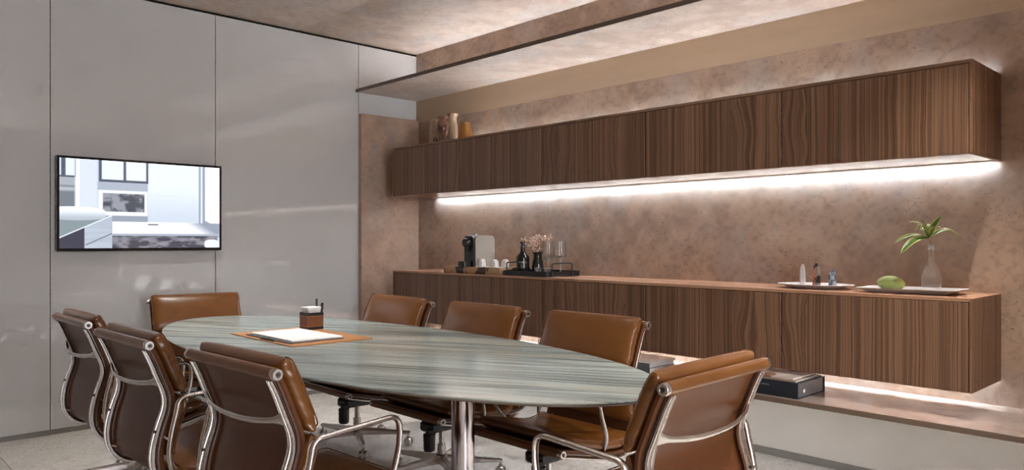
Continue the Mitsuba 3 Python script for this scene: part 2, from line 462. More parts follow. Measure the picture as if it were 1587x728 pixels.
# ------------------------------------------------------------------ television
tvx0, tvx1, tvz0, tvz1, tvy = 1.203, 2.266, 1.181, 1.799, 5.490
tv = thing('television', 'black framed flat television showing a pale bathroom on the glass wall', 'television')
B = 0.014
obj('frame', join(rbox(tvx0, tvx1, tvy, tvy + .02, tvz0, tvz0 + B + .006, .001), rbox(tvx0, tvx1, tvy, tvy + .02, tvz1 - B, tvz1, .001), rbox(tvx0, tvx0 + B, tvy, tvy + .02, tvz0, tvz1, .001), rbox(tvx1 - B, tvx1, tvy, tvy + .02, tvz0, tvz1, .001)), 'm_black_gloss', tv)
obj('housing', rbox(tvx0 + .001, tvx1 - .001, tvy + .02, tvy + .05, tvz0 + .001, tvz1 - .001, .003), 'm_black_plastic', tv)
obj('bracket', box(1.55, 1.92, tvy + .05, YG - .001, 1.38, 1.6), 'm_black_metal', tv)


def tv_fn(p, n, uv):
    u, v = uv.x, uv.y

    def R(a, b, c, d, e=0.004):
        return smoothstep(a - e, a + e, u) * (1 - smoothstep(b - e, b + e, u)) * smoothstep(c - e, c + e, v) * (1 - smoothstep(d - e, d + e, v))
    white = (1.0, 1.05, 1.12)
    frame = (0.10, 0.12, 0.17)
    col = mix((0.52, 0.60, 0.74), (0.66, 0.74, 0.88), fbm(u * 6, v * 6, 0, 3))
    col = mix(col, mix((0.66, 0.74, 0.86), (0.86, 0.93, 1.02), smoothstep(0.3, 0.8, v)), R(0.52, 0.86, 0.30, 1.1))
    col = mix(col, (0.40, 0.47, 0.60), R(0.53, 0.86, 0.622, 0.628, 0.003) * 0.6 * noise(u * 9, 3))
    # left window, mirror zone, pillar
    col = mix(col, (0.20, 0.23, 0.27), R(-.1, 0.088, 0.45, 0.80))
    col = mix(col, (0.5, 0.55, 0.6), R(-.1, 0.088, 0.64, 0.68, 0.02))
    col = mix(col, (0.42, 0.46, 0.52), R(-.1, 0.088, 0.70, 0.80))
    col = mix(col, frame, R(-.1, 0.095, 0.79, 1.1))
    col = mix(col, (0.82, 0.92, 1.05), R(0.035, 0.085, 0.81, 1.1))
    col = mix(col, (0.7, 0.8, 0.95), R(0.0, 0.010, 0.81, 1.1))
    col = mix(col, white, R(0.09, 0.115, 0.45, 1.1, 0.012))
    col = mix(col, (0.74, 0.81, 0.92), R(0.117, 0.215, 0.45, 1.1, 0.01))
    # centre window
    col = mix(col, frame, R(0.222, 0.522, 0.755, 1.1))
    col = mix(col, (0.85, 0.95, 1.06), R(0.240, 0.368, 0.785, 1.1) + R(0.385, 0.508, 0.785, 1.1))
    col = mix(col, (0.45, 0.50, 0.60), R(0.215, 0.518, 0.665, 0.755))
    # lit niche with marble
    col = mix(col, (0.34, 0.38, 0.46), R(0.215, 0.518, 0.30, 0.385))
    col = mix(col, white, R(0.222, 0.515, 0.375, 0.66, 0.008))
    mar = fbm(u * 22, v * 14, 5, 4)
    col = mix(col, mix((0.08, 0.09, 0.12), (0.33, 0.35, 0.40), smoothstep(0.36, 0.66, mar)), R(0.245, 0.498, 0.418, 0.63))
    # right window
    col = mix(col, (0.34, 0.38, 0.48), R(0.855, 1.1, 0.24, 1.1))
    col = mix(col, (0.84, 0.92, 1.02), R(0.868, 0.880, 0.30, 1.1))
    sill = 0.285 - (u - 0.88) * 0.9
    col = mix(col, (0.98, 1.04, 1.12), smoothstep(0.895, 0.90, u) * smoothstep(0.0, 0.01, v - sill - 0.06))
    # tub
    tub = smoothstep(0.30, 0.304, u) * (1 - smoothstep(0.84, 1.0, u + (v - 0.17) * 0.9)) * R(-1, 2, 0.165, 0.305)
    col = mix(col, (0.33, 0.37, 0.46), R(0.30, 1.1, 0.13, 0.30))
    col = mix(col, white, tub)
    col = mix(col, (0.45, 0.50, 0.58), R(0.30, 1.0, 0.145, 0.168))
    col = mix(col, (0.12, 0.13, 0.17), R(0.52, 0.585, 0.268, 0.282))
    mar2 = fbm(u * 16, v * 20, 2, 4)
    col = mix(col, mix((0.075, 0.075, 0.10), (0.30, 0.29, 0.34), smoothstep(0.38, 0.72, mar2)), R(0.30, 0.985, -.1, 0.142))
    # basin, counter, vanity
    edge = 0.11 + u * 0.86
    under = (1 - smoothstep(-0.004, 0.004, v - edge)) * (1 - smoothstep(0.298, 0.302, u))
    col = mix(col, (0.27, 0.33, 0.36), (1 - smoothstep(0.298, 0.302, u)) * (1 - smoothstep(0.33, 0.335, v)))
    col = mix(col, (0.80, 0.86, 0.95), (1 - smoothstep(0.298, 0.302, u)) * (1 - smoothstep(0.012, 0.018, dr.abs(v - edge))))
    col = mix(col, mix((0.45, 0.52, 0.62), (0.56, 0.62, 0.72), noise(u * 8, v * 60)), under)
    col = mix(col, (0.06, 0.06, 0.09), under * (1 - smoothstep(0.138, 0.142, u)))
    col = mix(col, (0.20, 0.23, 0.28), under * (1 - smoothstep(0.004, 0.010, dr.abs(v - (edge - 0.20)))) * smoothstep(0.14, 0.15, u))
    basin = 1 - smoothstep(0.93, 1.02, dr.square((u - 0.09) / 0.175) + dr.square(dr.square((v - 0.39) / 0.078)))
    col = mix(col, mix((0.50, 0.56, 0.64), (0.92, 0.97, 1.04), smoothstep(0.33, 0.44, v)), basin)
    stool = 1 - smoothstep(0.9, 1.05, dr.square((u - 0.945) / 0.052) + dr.square(dr.square((v - 0.045) / 0.055)))
    col = mix(col, (0.86, 0.90, 0.96), stool)
    return dr.maximum(col, 0) * TV_GAIN


sq = trimesh.Trimesh([[tvx0 + B, tvy + .004, tvz0 + B + .006], [tvx1 - B, tvy + .004, tvz0 + B + .006], [tvx1 - B, tvy + .004, tvz1 - B], [tvx0 + B, tvy + .004, tvz1 - B]], [[0, 1, 2], [0, 2, 3]], process=False)
k = obj('screen', sq, 'm_black_gloss', tv, uv=np.array([[0, 0], [1, 0], [1, 1], [0, 1.0]]))
scene[k]['emitter'] = {'type': 'area', 'radiance': proc(tv_fn), 'sampling_weight': 0.6}
tag(k, 'lit screen showing a bathroom with a tub, basin and windows')

# ------------------------------------------------------------------ table
TX, TY, TA, TB, TZ = 1.954, 3.163, 0.671, 1.747, 0.755
tb = thing('conference_table', 'long oval conference table with grey green veined stone top and chrome columns', 'table')
ang = np.arange(128) * 2 * math.pi / 128


def ell(da, z):
    return np.c_[TX + (TA - da) * np.cos(ang), TY + (TB - da) * np.sin(ang), np.full(128, z)]


obj('tabletop', loft([ell(.0, TZ - .004), ell(.0025, TZ - .001), ell(.005, TZ)]), 'm_marble', tb, smooth=30)
obj('bevelled_edge', loft([ell(.12, TZ - .030), ell(.02, TZ - .017), ell(.002, TZ - .008), ell(.0005, TZ - .0042)]), 'm_marble_edge', tb, smooth=30)
for cy in (TY - .82, TY + .82):
    c = obj('column', cyl((TX, cy, .055), (TX, cy, TZ - .05), .047, n=40), 'm_polished', tb, smooth=40)
    sp = [rbox(-.02, .36, -.03, .03, -.010, 0, .002) for _ in range(4)]
    for i, m in enumerate(sp):
        m.apply_transform(trimesh.transformations.rotation_matrix(math.pi / 4 + i * math.pi / 2, [0, 0, 1]))
        m.apply_translation((TX, cy, TZ - .031))
    obj('support_plate', join(*sp, cyl((TX, cy, TZ - .055), (TX, cy, TZ - .031), .09)), 'm_black_metal', tb)
    for i in range(4):
        a = math.pi / 4 + i * math.pi / 2
        d, s = np.array([math.cos(a), math.sin(a), 0]), np.array([-math.sin(a), math.cos(a), 0])
        o = np.array([TX, cy, 0])
        pts = [o + d * r + s * w * e + np.array([0, 0, z]) for r, w, z0, z1 in ((.03, .030, .025, .085), (.33, .018, .012, .035)) for e in (-1, 1) for z in (z0, z1)]
        lg_ = obj('foot', trimesh.convex.convex_hull(np.array(pts)), 'm_polished', tb)
        obj('glide', cyl(o + d * .30, o + d * .30 + np.array([0, 0, .016]), .016), 'm_black_plastic', lg_)

# ------------------------------------------------------------------ chairs
# side profile (distance forward of the head roll, height), measured from the photograph
PROF = [(0, .865), (.028, .808), (.056, .738), (.081, .668), (.083, .632), (.068, .575), (.048, .505), (.040, .44), (.052, .38), (.095, .335), (.155, .318), (.24, .320), (.36, .342), (.48, .370), (.575, .390)]
KS = 1.018                                  # profile distances scale with the chairs' distance from the camera
zsc = lambda z: 1.25 - (1.25 - z) * KS
PROF = [(d * KS, zsc(z)) for d, z in PROF]
_t = np.r_[0, np.cumsum(np.linalg.norm(np.diff(np.array(PROF), axis=0), axis=1))]
_cs = CubicSpline(_t, np.array(PROF), bc_type='natural')
SL = _t[-1]
DC = 0.35                                   # the column stands this far forward of the head roll


def prof(s, off=0.0):
    """points (y, z) on the profile at arc position s, moved off metres to the sitter's side"""
    s = np.asarray(s, float)
    p, d = _cs(s), _cs(s, 1)
    d = d / np.linalg.norm(d, axis=-1, keepdims=True)
    q = p + np.stack([-d[..., 1], d[..., 0]], -1) * np.asarray(off, float)[..., None]
    return q - np.array([DC, 0.0])


def profile_path(s0, s1, n, x, off=0.0):
    q = prof(np.linspace(s0, s1, n), off)
    return np.c_[np.full(n, x), q]


def pad_mesh(s0, s1, half, t0, thick, seed, nu=36, nv=28, crown=0.014):
    """a stuffed pad that follows the profile: rounded sides, a crowned face, creases on the gussets"""
    tau_u, tau_v = np.linspace(-1, 1, nu), np.linspace(-1, 1, nv)
    us, vs = np.sin(tau_u * math.pi / 2), np.sin(tau_v * math.pi / 2)
    U, V = np.meshgrid(us, vs, indexing='ij')
    rim = (1 - np.abs(U) ** 9) ** (1 / 3.2) * (1 - np.abs(V) ** 7) ** (1 / 2.6)
    wr = (np.sin(V * 16 + 3 * np.sin(V * 5 + seed)) * 0.5 + meshkit.noise(np.stack([U * 0 + seed, V * 9, U * 0], -1)) - .5)
    side = np.clip((np.abs(U) - .93) / .07, 0, 1) ** 1.0
    front = t0 + thick * .5 + thick * .5 * rim + crown * rim * (1 - U ** 2) * (1 - V ** 2)
    back = t0 + thick * .5 - thick * .5 * rim
    Uf = U * (1 - 0.0) + 0
    X = half * Uf * (1 + 0.022 * side * wr)
    S = s0 + (s1 - s0) * (V + 1) / 2
    f, b = prof(S, front), prof(S, back)
    Vt = np.vstack([np.c_[X.ravel(), f.reshape(-1, 2)], np.c_[X.ravel(), b.reshape(-1, 2)]])
    F_, N = [], nu * nv
    for i in range(nu - 1):
        for j in range(nv - 1):
            a, b_, c, d = i * nv + j, (i + 1) * nv + j, (i + 1) * nv + j + 1, i * nv + j + 1
            F_ += [[a, b_, c], [a, c, d], [N + a, N + c, N + b_], [N + a, N + d, N + c]]
    m = trimesh.Trimesh(Vt, F_, process=False)
    m.merge_vertices(digits_vertex=6)
    m.fix_normals()
    return m


def pad_piping(s0, s1, half, off):
    c = fillet([(-1, -1), (1, -1), (1, 1), (-1, 1), (-1, -1)], .12, 5)[1:-1]
    c = np.array([(u, v) for u, v in c])
    # densify
    out = []
    for p, q in zip(c, np.roll(c, -1, 0)):
        for t in np.linspace(0, 1, max(2, int(np.linalg.norm(q - p) * 10)), endpoint=False):
            out.append(p + (q - p) * t)
    c = np.array(out)
    q = prof(s0 + (s1 - s0) * (c[:, 1] + 1) / 2, np.full(len(c), off))
    return sweep(np.c_[half * c[:, 0], q], circle(.0024, 6), [0.3, 0.5, 0.8], close=True)


HW = 0.286                                  # half width of the sling
XFR = 0.262                                 # centre of a side frame, behind the sling
XAR = 0.345                                 # centre of an arm
FRAME_SEC = np.array([(-.019, .004), (-.019, .011), (-.013, .012), (-.011, .006), (-.003, .006), (-.001, .014), (.004, .014), (.006, .006), (.013, .006), (.015, .012), (.020, .012), (.020, .004), (.012, -.003), (.006, -.004), (.005, -.011), (-.004, -.011), (-.006, -.004), (-.012, -.003)])


def chair_parts():
    """(path below the chair, mesh, material, smooth) in the chair's own frame: column at the origin, y towards the table"""
    P = []

    def part(path, mesh, m, smooth=30):
        P.append((path, mikit.ply(mesh, m, smooth)))
    # leather sling from the head roll round to the front roll
    n = 70
    s = np.linspace(0.012, SL - .012, n)
    sec = np.array([(-HW - .003, -.005), (-HW, -.008), (HW, -.008), (HW + .003, -.005), (HW + .003, .005), (HW, .008), (-HW, .008), (-HW - .003, .005)])
    part('sling', sweep(np.c_[np.zeros(n), prof(s, np.full(n, .009))], sec, [1, 0, 0]), 'm_leather_back', 40)
    (y0, z0), (y1, z1) = prof(np.array([0.0, SL]))
    roll = lambda y, z, r: join(sweep(np.c_[np.linspace(-HW, HW, 9), np.full(9, y), np.full(9, z)], circle(r, 22), [0, 1, 0]))
    part('head_roll', roll(y0, z0, .0195), 'm_leather', 40)
    part('front_roll', roll(y1, z1, .0185), 'm_leather', 40)
    for sx in (-1, 1):
        part('side_frame', sweep(profile_path(0.016, SL - .016, 80, sx * XFR, -.010), FRAME_SEC * [sx, 1], [1, 0, 0], scale=np.c_[np.interp(np.linspace(0, 1, 80), [0, .22, .42, .7, 1], [.80, .95, 1.15, 1.08, .75]), np.interp(np.linspace(0, 1, 80), [0, .25, .42, .7, 1], [.8, 1.0, 1.3, 1.2, .8])]), 'm_chrome', 25)
        for (y, z) in ((y0, z0), (y1, z1)):
            a = HW - .002
            cap = lathe([[0, 0], [.0185, 0], [.0185, .018], [.0165, .0215], [.009, .0215], [.0075, .0185], [0, .0185]], 26)
            cap.apply_transform(trimesh.geometry.align_vectors([0, 0, 1], [sx, 0, 0]))
            cap.apply_translation((sx * a, y, z))
            part('end_cap', cap, 'm_chrome', 35)
            scr = cyl((sx * (a + .018), y, z), (sx * (a + .0205), y, z), .006, n=12)
            part('end_cap/screw', scr, 'm_dark_screw', 30)
        # bolt in the lower bend of the frame
        yb, zb = prof(np.array(.36), np.array(-.024))
        part('frame_bolt', cyl((sx * (XFR + .002), yb + .004, zb), (sx * (XFR + .002), yb - .004, zb), .006, n=12), 'm_dark_screw', 30)
        # arm: a flattened tube bent into a loop beside the frame
        arm = [(.118, .352), (.066, .392), (.052, .46), (.062, .54), (.080, .61), (.090, .668), (.405, .690), (.408, .600), (.385, .52), (.350, .43), (.290, .352)]
        arm = [(d * KS, zsc(z)) for d, z in arm]
        pts = [(sx * (XFR + .012), arm[0][0] - DC, arm[0][1])] + [(sx * XAR, a - DC, z) for a, z in arm[1:-1]] + [(sx * (XFR + .012), arm[-1][0] - DC, arm[-1][1])]
        path = fillet(pts, .048, 7)
        part('armrest', sweep(path, circle(.0125, 14, .0085), [1, 0, 0]), 'm_chrome', 40)
        for yy, zz in ((.058 - DC, .50), (.375 - DC, .49)):
            pass
        part('armrest_bolt', cyl((sx * XFR, .062 - DC, .505), (sx * (XAR + .004), .058 - DC, .505), .006, n=12), 'm_chrome', 30)
    # bowed spreader behind the back, with flared ends
    sm = 0.150
    ys, zs = prof(np.array(sm), np.array(-.018))
    xs = np.linspace(-XFR, XFR, 41)
    bow = 1 - (np.abs(xs) / XFR) ** 2.4
    flare = np.abs(xs) / XFR
    path = np.c_[xs, ys - .036 * bow, zs - .022 * bow]
    part('back_spreader', sweep(path, circle(.0088, 14, .0060), [0, -.25, 1], scale=np.c_[1.15 + 1.6 * np.clip((flare - .80) / .2, 0, 1) ** 2, np.ones(41)]), 'm_chrome', 40)
    # cast bracket under the seat and the tilt mechanism
    for ss in (.50, .66):
        ys2, zs2 = prof(np.array(ss), np.array(-.008))
        dz = .045
        yo = (.0 if ss > .55 else 0.0)
        path = np.c_[xs, np.full(41, ys2) + (0.02 - ys2) * .35 * bow, zs2 - dz * bow]
        part('seat_spreader', sweep(path, circle(.010, 12, .007), [0, 1, 0], scale=np.c_[1 + .9 * np.clip((flare - .8) / .2, 0, 1) ** 2, np.ones(41)]), 'm_chrome', 40)
    part('tilt_mechanism', rbox(-.055, .055, -.09, .11, .246, .300, .012), 'm_black_plastic', 30)
    part('tension_knob', join(cyl((-.055, .125, .165), (-.055, .125, .172), .025, .030, 24), cyl((-.055, .125, .172), (-.055, .125, .252), .030, .032, 24), cyl((-.055, .125, .252), (-.055, .125, .275), .022, .018, 20)), 'm_black_plastic', 35)
    part('tilt_lever', join(cyl((.05, .03, .285), (.20, .03, .292), .005, n=10), cyl((.17, .03, .290), (.235, .03, .294), .009, n=12)), 'm_black_plastic', 35)
    part('gas_column', join(cyl((0, 0, .165), (0, 0, .25), .015, n=24), cyl((0, 0, .095), (0, 0, .168), .0245, .022, 24)), 'm_chrome', 40)
    # pads
    part('back_pad', pad_mesh(-.017, .218, HW + .001, .017, .062, 1.0), 'm_leather', 50)
    part('back_pad/piping', pad_piping(-.012, .212, HW + .003, .066), 'm_piping', 50)
    part('lumbar_pad', pad_mesh(.226, .455, HW - .004, .017, .050, 2.0, crown=.008), 'm_leather', 50)
    part('lumbar_pad/piping', pad_piping(.230, .451, HW - .003, .058), 'm_piping', 50)
    part('seat_pad', pad_mesh(.535, SL - .035, HW + .001, .017, .056, 3.0, nv=34), 'm_leather', 50)
    part('seat_pad/piping', pad_piping(.540, SL - .040, HW + .001, .064), 'm_piping', 50)
    # five star base
    part('base_hub', lathe([[0, .066], [.030, .066], [.036, .085], [.033, .112], [.026, .118], [0, .118]], 28), 'm_chrome', 35)
    for i in range(5):
        a = math.radians(BASE0 + 72 * i)
        d, sd = np.array([math.cos(a), math.sin(a), 0]), np.array([-math.sin(a), math.cos(a), 0])
        loops = []
        for r, w, zb_, zt_ in ((.020, .021, .070, .112), (.15, .0165, .071, .103), (.300, .0125, .070, .090), (.325, .0105, .072, .088)):
            loops.append(np.array([d * r + sd * w * x + np.array([0, 0, zb_ + (zt_ - zb_) * y]) for x, y in ((-1, 0), (-.55, -.08), (.55, -.08), (1, 0), (1, .6), (.6, 1), (-.6, 1), (-1, .6))]))
        part('base_leg', loft(loops), 'm_chrome', 35)
        o = d * .315
        part('base_leg/caster_fork', join(cyl(o + [0, 0, .050], o + [0, 0, .075], .007, n=10), rbox(o[0] - .013, o[0] + .013, o[1] - .013, o[1] + .013, .040, .055, .003)), 'm_chrome', 30)
        rol = np.array([math.cos(a + 1.1), math.sin(a + 1.1), 0])
        w_ = join(*[cyl(o + rol * e * .006 + [0, 0, .026], o + rol * e * .021 + [0, 0, .026], .026, .023, 18) for e in (-1, 1)])
        part('base_leg/caster', w_, 'm_chrome', 35)
    return P


CHAIRS = [   # head roll centre x, y, yaw of the chair's forward direction in degrees from +y, lift, base start angle (world), label
    (0.960, 4.105, -90.0, 0.0, 96, 'brown leather office chair nearest the glass wall on the television side of the table'),
    (0.928, 3.210, -88.6, 0.0, 40, 'brown leather office chair in the middle of the table side opposite the cabinets'),
    (0.985, 2.325, -87.2, 0.0, 65, 'brown leather office chair in the foreground, back to the camera, left of the chrome column'),
    (1.960, 5.205, 174.0, -0.012, 10, 'tan leather office chair at the far head of the table, below the television'),
    (2.782, 3.915, 90.0, 0.0, -43.5, 'leather office chair whose back pad shines blue, nearest the stone pier'),
    (2.790, 3.110, 90.5, 0.0, -42, 'brown leather office chair in the middle of the cabinet side of the table'),
    (2.800, 2.340, 90.0, 0.0, -30, 'brown leather office chair on the cabinet side, its seat and arm showing under the table'),
    (1.917, 1.152, 2.7, 0.0, 15, 'tan topped leather office chair at the near head of the table, beside the navy book'),
]
BASE0 = 0.0
proto = chair_parts()
for (x, y, yaw, lift, b0, label) in CHAIRS:
    t = thing('office_chair', label, 'chair', 'leather office chairs around the conference table')
    x, y = x * KS, y * KS
    M = T().translate([x, y, lift]).rotate([0, 0, 1], yaw).translate([0, DC, 0])
    MB = T().translate([x, y, 0]).rotate([0, 0, 1], yaw).translate([0, DC, 0]).rotate([0, 0, 1], b0 - yaw)
    last = None
    for path, d in proto:
        base = path.startswith('base')
        if '/' in path:
            obj(path.split('/')[1], d, None, last, to=MB if base else M)
        else:
            last = obj(path, d, None, t, to=MB if base else M)

# ------------------------------------------------------------------ on the table
mt = thing('desk_mat', 'tan leather desk mat lying on the stone table', 'desk mat')
obj('mat_sheet', extrude(rects([(1.666, 3.235), (2.112, 3.235), (2.112, 3.926), (1.666, 3.926)], .012), .004, TZ + .0002), 'm_tan_leather', mt, smooth=30)
npd = thing('notepad', 'white paper notepad on a dark clipboard, on the tan desk mat', 'notepad')
zb = TZ + .0044
obj('clipboard', rbox(1.694, 1.990, 3.318, 3.798, zb, zb + .006, .002), 'm_grey_cover', npd)
obj('paper_block', rbox(1.710, 1.986, 3.323, 3.774, zb + .0062, zb + .014, .001), 'm_paper', npd)
pe = thing('ballpoint_pen', 'dark slim pen lying beside the white notepad', 'pen')
obj('barrel', cyl((1.6835, 3.45, zb + .0055), (1.6805, 3.59, zb + .0055), .0048, n=12), 'm_black_plastic', pe, smooth=40)
obj('tip', cyl((1.6835, 3.45, zb + .0055), (1.6840, 3.430, zb + .0055), .0040, .0012, 12), 'm_chrome', pe, smooth=40)

pc = thing('pen_holder', 'square brown leather pen holder with dark rims on the far edge of the desk mat', 'pen holder')
hx, hy, hs, hz = 2.035, 3.770, .098, TZ + .0044
outer = rects([(hx, hy), (hx + hs, hy), (hx + hs, hy + hs), (hx, hy + hs)], .006)
ring = outer.difference(outer.buffer(-.005))
obj('leather_wall', extrude(ring, .062, hz + .014), 'm_brown_leather', pc)
obj('rim', extrude(ring, .016, hz + .076), 'm_black_plastic', pc)
obj('foot', extrude(outer.buffer(-.001), .014, hz), 'm_black_plastic', pc)
for zz in (.0165, .074):
    obj('stitching', extrude(outer.buffer(.0006).difference(outer.buffer(-.001)), .0014, hz + zz), 'm_tan_leather', pc)
nb = tag(obj('note_block', loft([np.array([(hx + .050 + a * w, hy + .050 + b * w * .92, hz + z) for a, b in ((-1, -1), (1, -1), (1, 1), (-1, 1))]) for w, z in ((.030, .0145), (.035, .090), (.043, .112), (.043, .120), (.039, .122))]), 'm_paper'),
         'white note paper block standing in the leather pen holder', 'note paper')
for i, (dx, dy, tx, ty_, h, lab) in enumerate(((.088, .060, .004, .010, .162, 'taller black pen standing in the leather pen holder'), (.089, .018, .006, -.006, .142, 'shorter thicker black pen standing in the leather pen holder'))):
    p = thing('pen', lab, 'pen')
    r = .0045 + .0015 * i
    a, b = np.array([hx + dx, hy + dy, hz + .0145]), np.array([hx + dx + tx, hy + dy + ty_, hz + h])
    obj('barrel', cyl(a, b, r, n=14), 'm_black_plastic', p, smooth=40)
    obj('cap', cyl(a + (b - a) * .72, a + (b - a) * 1.01, r * 1.22, n=14), 'm_black_gloss', p, smooth=40)

# ------------------------------------------------------------------ on the sideboard
ZS = 1.0032


def board_fn(p, n, uv):
    a = fbm(p.x * 6, p.y * 9, p.z * 30, 4)
    blotch = smoothstep(0.52, 0.60, fbm(p.x * 8 + 3, p.y * 11, p.z * 5, 3))
    o = smoothstep(0.60, 0.66, fbm(p.x * 5 + 9, p.y * 7, 1, 2))
    return mix(mix(mix((0.34, 0.20, 0.10), (0.52, 0.36, 0.20), a), (0.42, 0.20, 0.085), o * 0.6), (0.050, 0.024, 0.014), blotch)


mat('m_live_edge', proc(board_fn), 0.35)
bd = thing('wooden_board', 'thick live edge wooden board under the coffee machine and cups', 'board')
ys_ = np.linspace(3.990, 4.640, 26)
fr = 3.672 + .012 * (meshkit.noise(np.c_[ys_ * 9, ys_ * 0, ys_ * 0]) - .5)
bk = 3.985 + .02 * (meshkit.noise(np.c_[ys_ * 7, ys_ * 0 + 4, ys_ * 0]) - .5)
loops = []
for e, z in ((.006, ZS), (.0, ZS + .008), (-.002, ZS + .030), (.002, ZS + .046), (.005, ZS + .050)):
    yy = np.clip(ys_, ys_[0] + e, ys_[-1] - e)
    loops.append(np.vstack([np.c_[fr + e, yy, np.full(26, z)], np.c_[bk - e, yy, np.full(26, z)][::-1]]))
poly_ok = loft(loops)
obj('slab', poly_ok, 'm_live_edge', bd, smooth=35)
ZB = ZS + .0502

# coffee machine, facing into the room
cm = thing('coffee_machine', 'cream capsule coffee machine with black front on the wooden board', 'coffee machine')
mx0, mx1, my0, my1, mh = 3.748, 3.945, 4.345, 4.455, .238


def xz_prism(pts, r, y0, y1, n=6):
    pl = Polygon(pts).buffer(-r).buffer(r, quad_segs=n)
    m = trimesh.creation.extrude_polygon(pl, y1 - y0, engine='earcut')      # x, z -> x, y
    v = m.vertices.copy()
    m.vertices = np.c_[v[:, 0], y1 - v[:, 2], v[:, 1]]
    m.fix_normals()
    return m


shell = Polygon([(mx0, ZB), (mx1, ZB), (mx1, ZB + mh), (mx0, ZB + mh)])
shell = shell.intersection(Polygon([(mx0, ZB), (mx1, ZB), (mx1, ZB + mh), (mx0, ZB + mh)]).buffer(-.040).buffer(.040).union(Polygon([(mx0, ZB), (mx1, ZB), (mx1, ZB + .08), (mx0, ZB + .08)])))
m = trimesh.creation.extrude_polygon(shell, my1 - my0, engine='earcut')
m.vertices = np.c_[m.vertices[:, 0], my0 + m.vertices[:, 2], m.vertices[:, 1]]
m.fix_normals()
obj('housing', m, 'm_machine_cream', cm, smooth=35)
front = Polygon([(my0 + .004, ZB + .002), (my1 - .004, ZB + .002), (my1 - .004, ZB + mh - .006), (my0 + .004, ZB + mh - .006)]).buffer(-.020).buffer(.020).union(Polygon([(my0 + .004, ZB + .002), (my1 - .004, ZB + .002), (my1 - .004, ZB + .05), (my0 + .004, ZB + .05)]))
m = trimesh.creation.extrude_polygon(front, .028, engine='earcut')
m.vertices = np.c_[mx0 - .022 + m.vertices[:, 2], m.vertices[:, 0], m.vertices[:, 1]]
m.fix_normals()
obj('front_panel', m, 'm_black_plastic', cm, smooth=35)
yc = (my0 + my1) / 2
head = lathe([[0, 0], [.034, 0], [.036, .006], [.036, .040], [.030, .050], [0, .052]], 28)
head.apply_transform(trimesh.geometry.align_vectors([0, 0, 1], [-1, 0, 0]))
head.apply_translation((mx0 - .014, yc, ZB + .182))
hd = obj('brew_head', head, 'm_black_gloss', cm, smooth=35)
obj('spout', cyl((mx0 - .040, yc, ZB + .112), (mx0 - .040, yc, ZB + .160), .010, .020, 18), 'm_black_plastic', hd, smooth=35)
obj('lever', sweep(fillet([(mx0 - .012, yc - .038, ZB + mh - .012), (mx0 + .05, yc - .030, ZB + mh + .008), (mx0 + .05, yc + .030, ZB + mh + .008), (mx0 - .012, yc + .038, ZB + mh - .012)], .03, 6), circle(.005, 10), [0, 0, 1]), 'm_machine_grey', cm, smooth=40)
dt = extrude(rects([(mx0 - .108, yc - .042), (mx0 - .020, yc - .042), (mx0 - .020, yc + .042), (mx0 - .108, yc + .042)], .030), .038, ZB)
tr_ = obj('drip_tray', dt, 'm_black_plastic', cm, smooth=35)
obj('grille', extrude(rects([(mx0 - .102, yc - .036), (mx0 - .026, yc - .036), (mx0 - .026, yc + .036), (mx0 - .102, yc + .036)], .026), .003, ZB + .038), 'm_dark_screw', tr_)

# saucer sheet and three cups turned upside down
sn = tag(obj('napkin', extrude(rects([(3.690, 4.030), (3.800, 4.030), (3.800, 4.300), (3.690, 4.300)], .01), .003, ZB), 'm_porcelain', smooth=30), 'thin white dish under the upturned cups on the wooden board', 'dish')
for (x, y, lab) in ((3.740, 4.262, 'white espresso cup upside down, nearest the coffee machine'), (3.722, 4.098, 'white espresso cup upside down, front one of the overlapping pair'), (3.768, 4.066, 'white espresso cup upside down, rear one of the overlapping pair by the tray')):
    c = thing('espresso_cup', lab, 'cup', 'upturned white espresso cups')
    z = ZB + .0035
    pr = [[.0295, 0], [.0305, .002], [.0300, .020], [.0270, .040], [.0215, .052], [.0150, .0545], [.0150, .0570], [.0130, .0570], [.0130, .0535], [0, .0535], [0, .0500], [.020, .0490], [.0255, .038], [.0275, .020], [.0280, .0]]
    if y < 4.08:
        x += .030
    obj('bowl', lathe(pr + [pr[0]], 28, (x, y, z)), 'm_porcelain', c, smooth=35)
    a = -2.3
    hp = [(x + math.cos(a) * r, y + math.sin(a) * r, z + h) for r, h in ((.0285, .036), (.044, .034), (.046, .020), (.0295, .014))]
    obj('handle', sweep(fillet(hp, .012, 5), circle(.0032, 8), [0.3, 0.3, 1]), 'm_porcelain', c, smooth=40)

# black tray
tx0, tx1, ty0, ty1 = 3.668, 4.005, 3.515, 3.955
ty_ = thing('serving_tray', 'black marble serving tray with thin metal handles holding the bottle and glasses', 'tray')
mat('m_tray', proc(lambda p, n, uv: mix((0.010, 0.011, 0.013), (0.10, 0.11, 0.115), smoothstep(0.58, 0.72, fbm(p.x * 9, p.y * 9, p.z * 20, 4)) * 0.7)), 0.16)
op = rects([(tx0, ty0), (tx1, ty0), (tx1, ty1), (tx0, ty1)], .008)
obj('base', extrude(op, .014, ZS), 'm_tray', ty_, smooth=30)
obj('rim', extrude(op.difference(op.buffer(-.007)), .022, ZS + .014), 'm_tray', ty_, smooth=30)
for yv, s in ((ty0, -1), (ty1, 1)):
    hp = [(tx0 + .045, yv + s * .005, ZS + .006), (tx0 + .045, yv + s * .005, ZS + .092), (tx1 - .09, yv + s * .005, ZS + .092), (tx1 - .09, yv + s * .005, ZS + .006)]
    obj('handle', sweep(fillet(hp, .016, 6), circle(.0042, 10), [0, 1, 0]), 'm_black_metal', ty_, smooth=40)
ZT = ZS + .0142

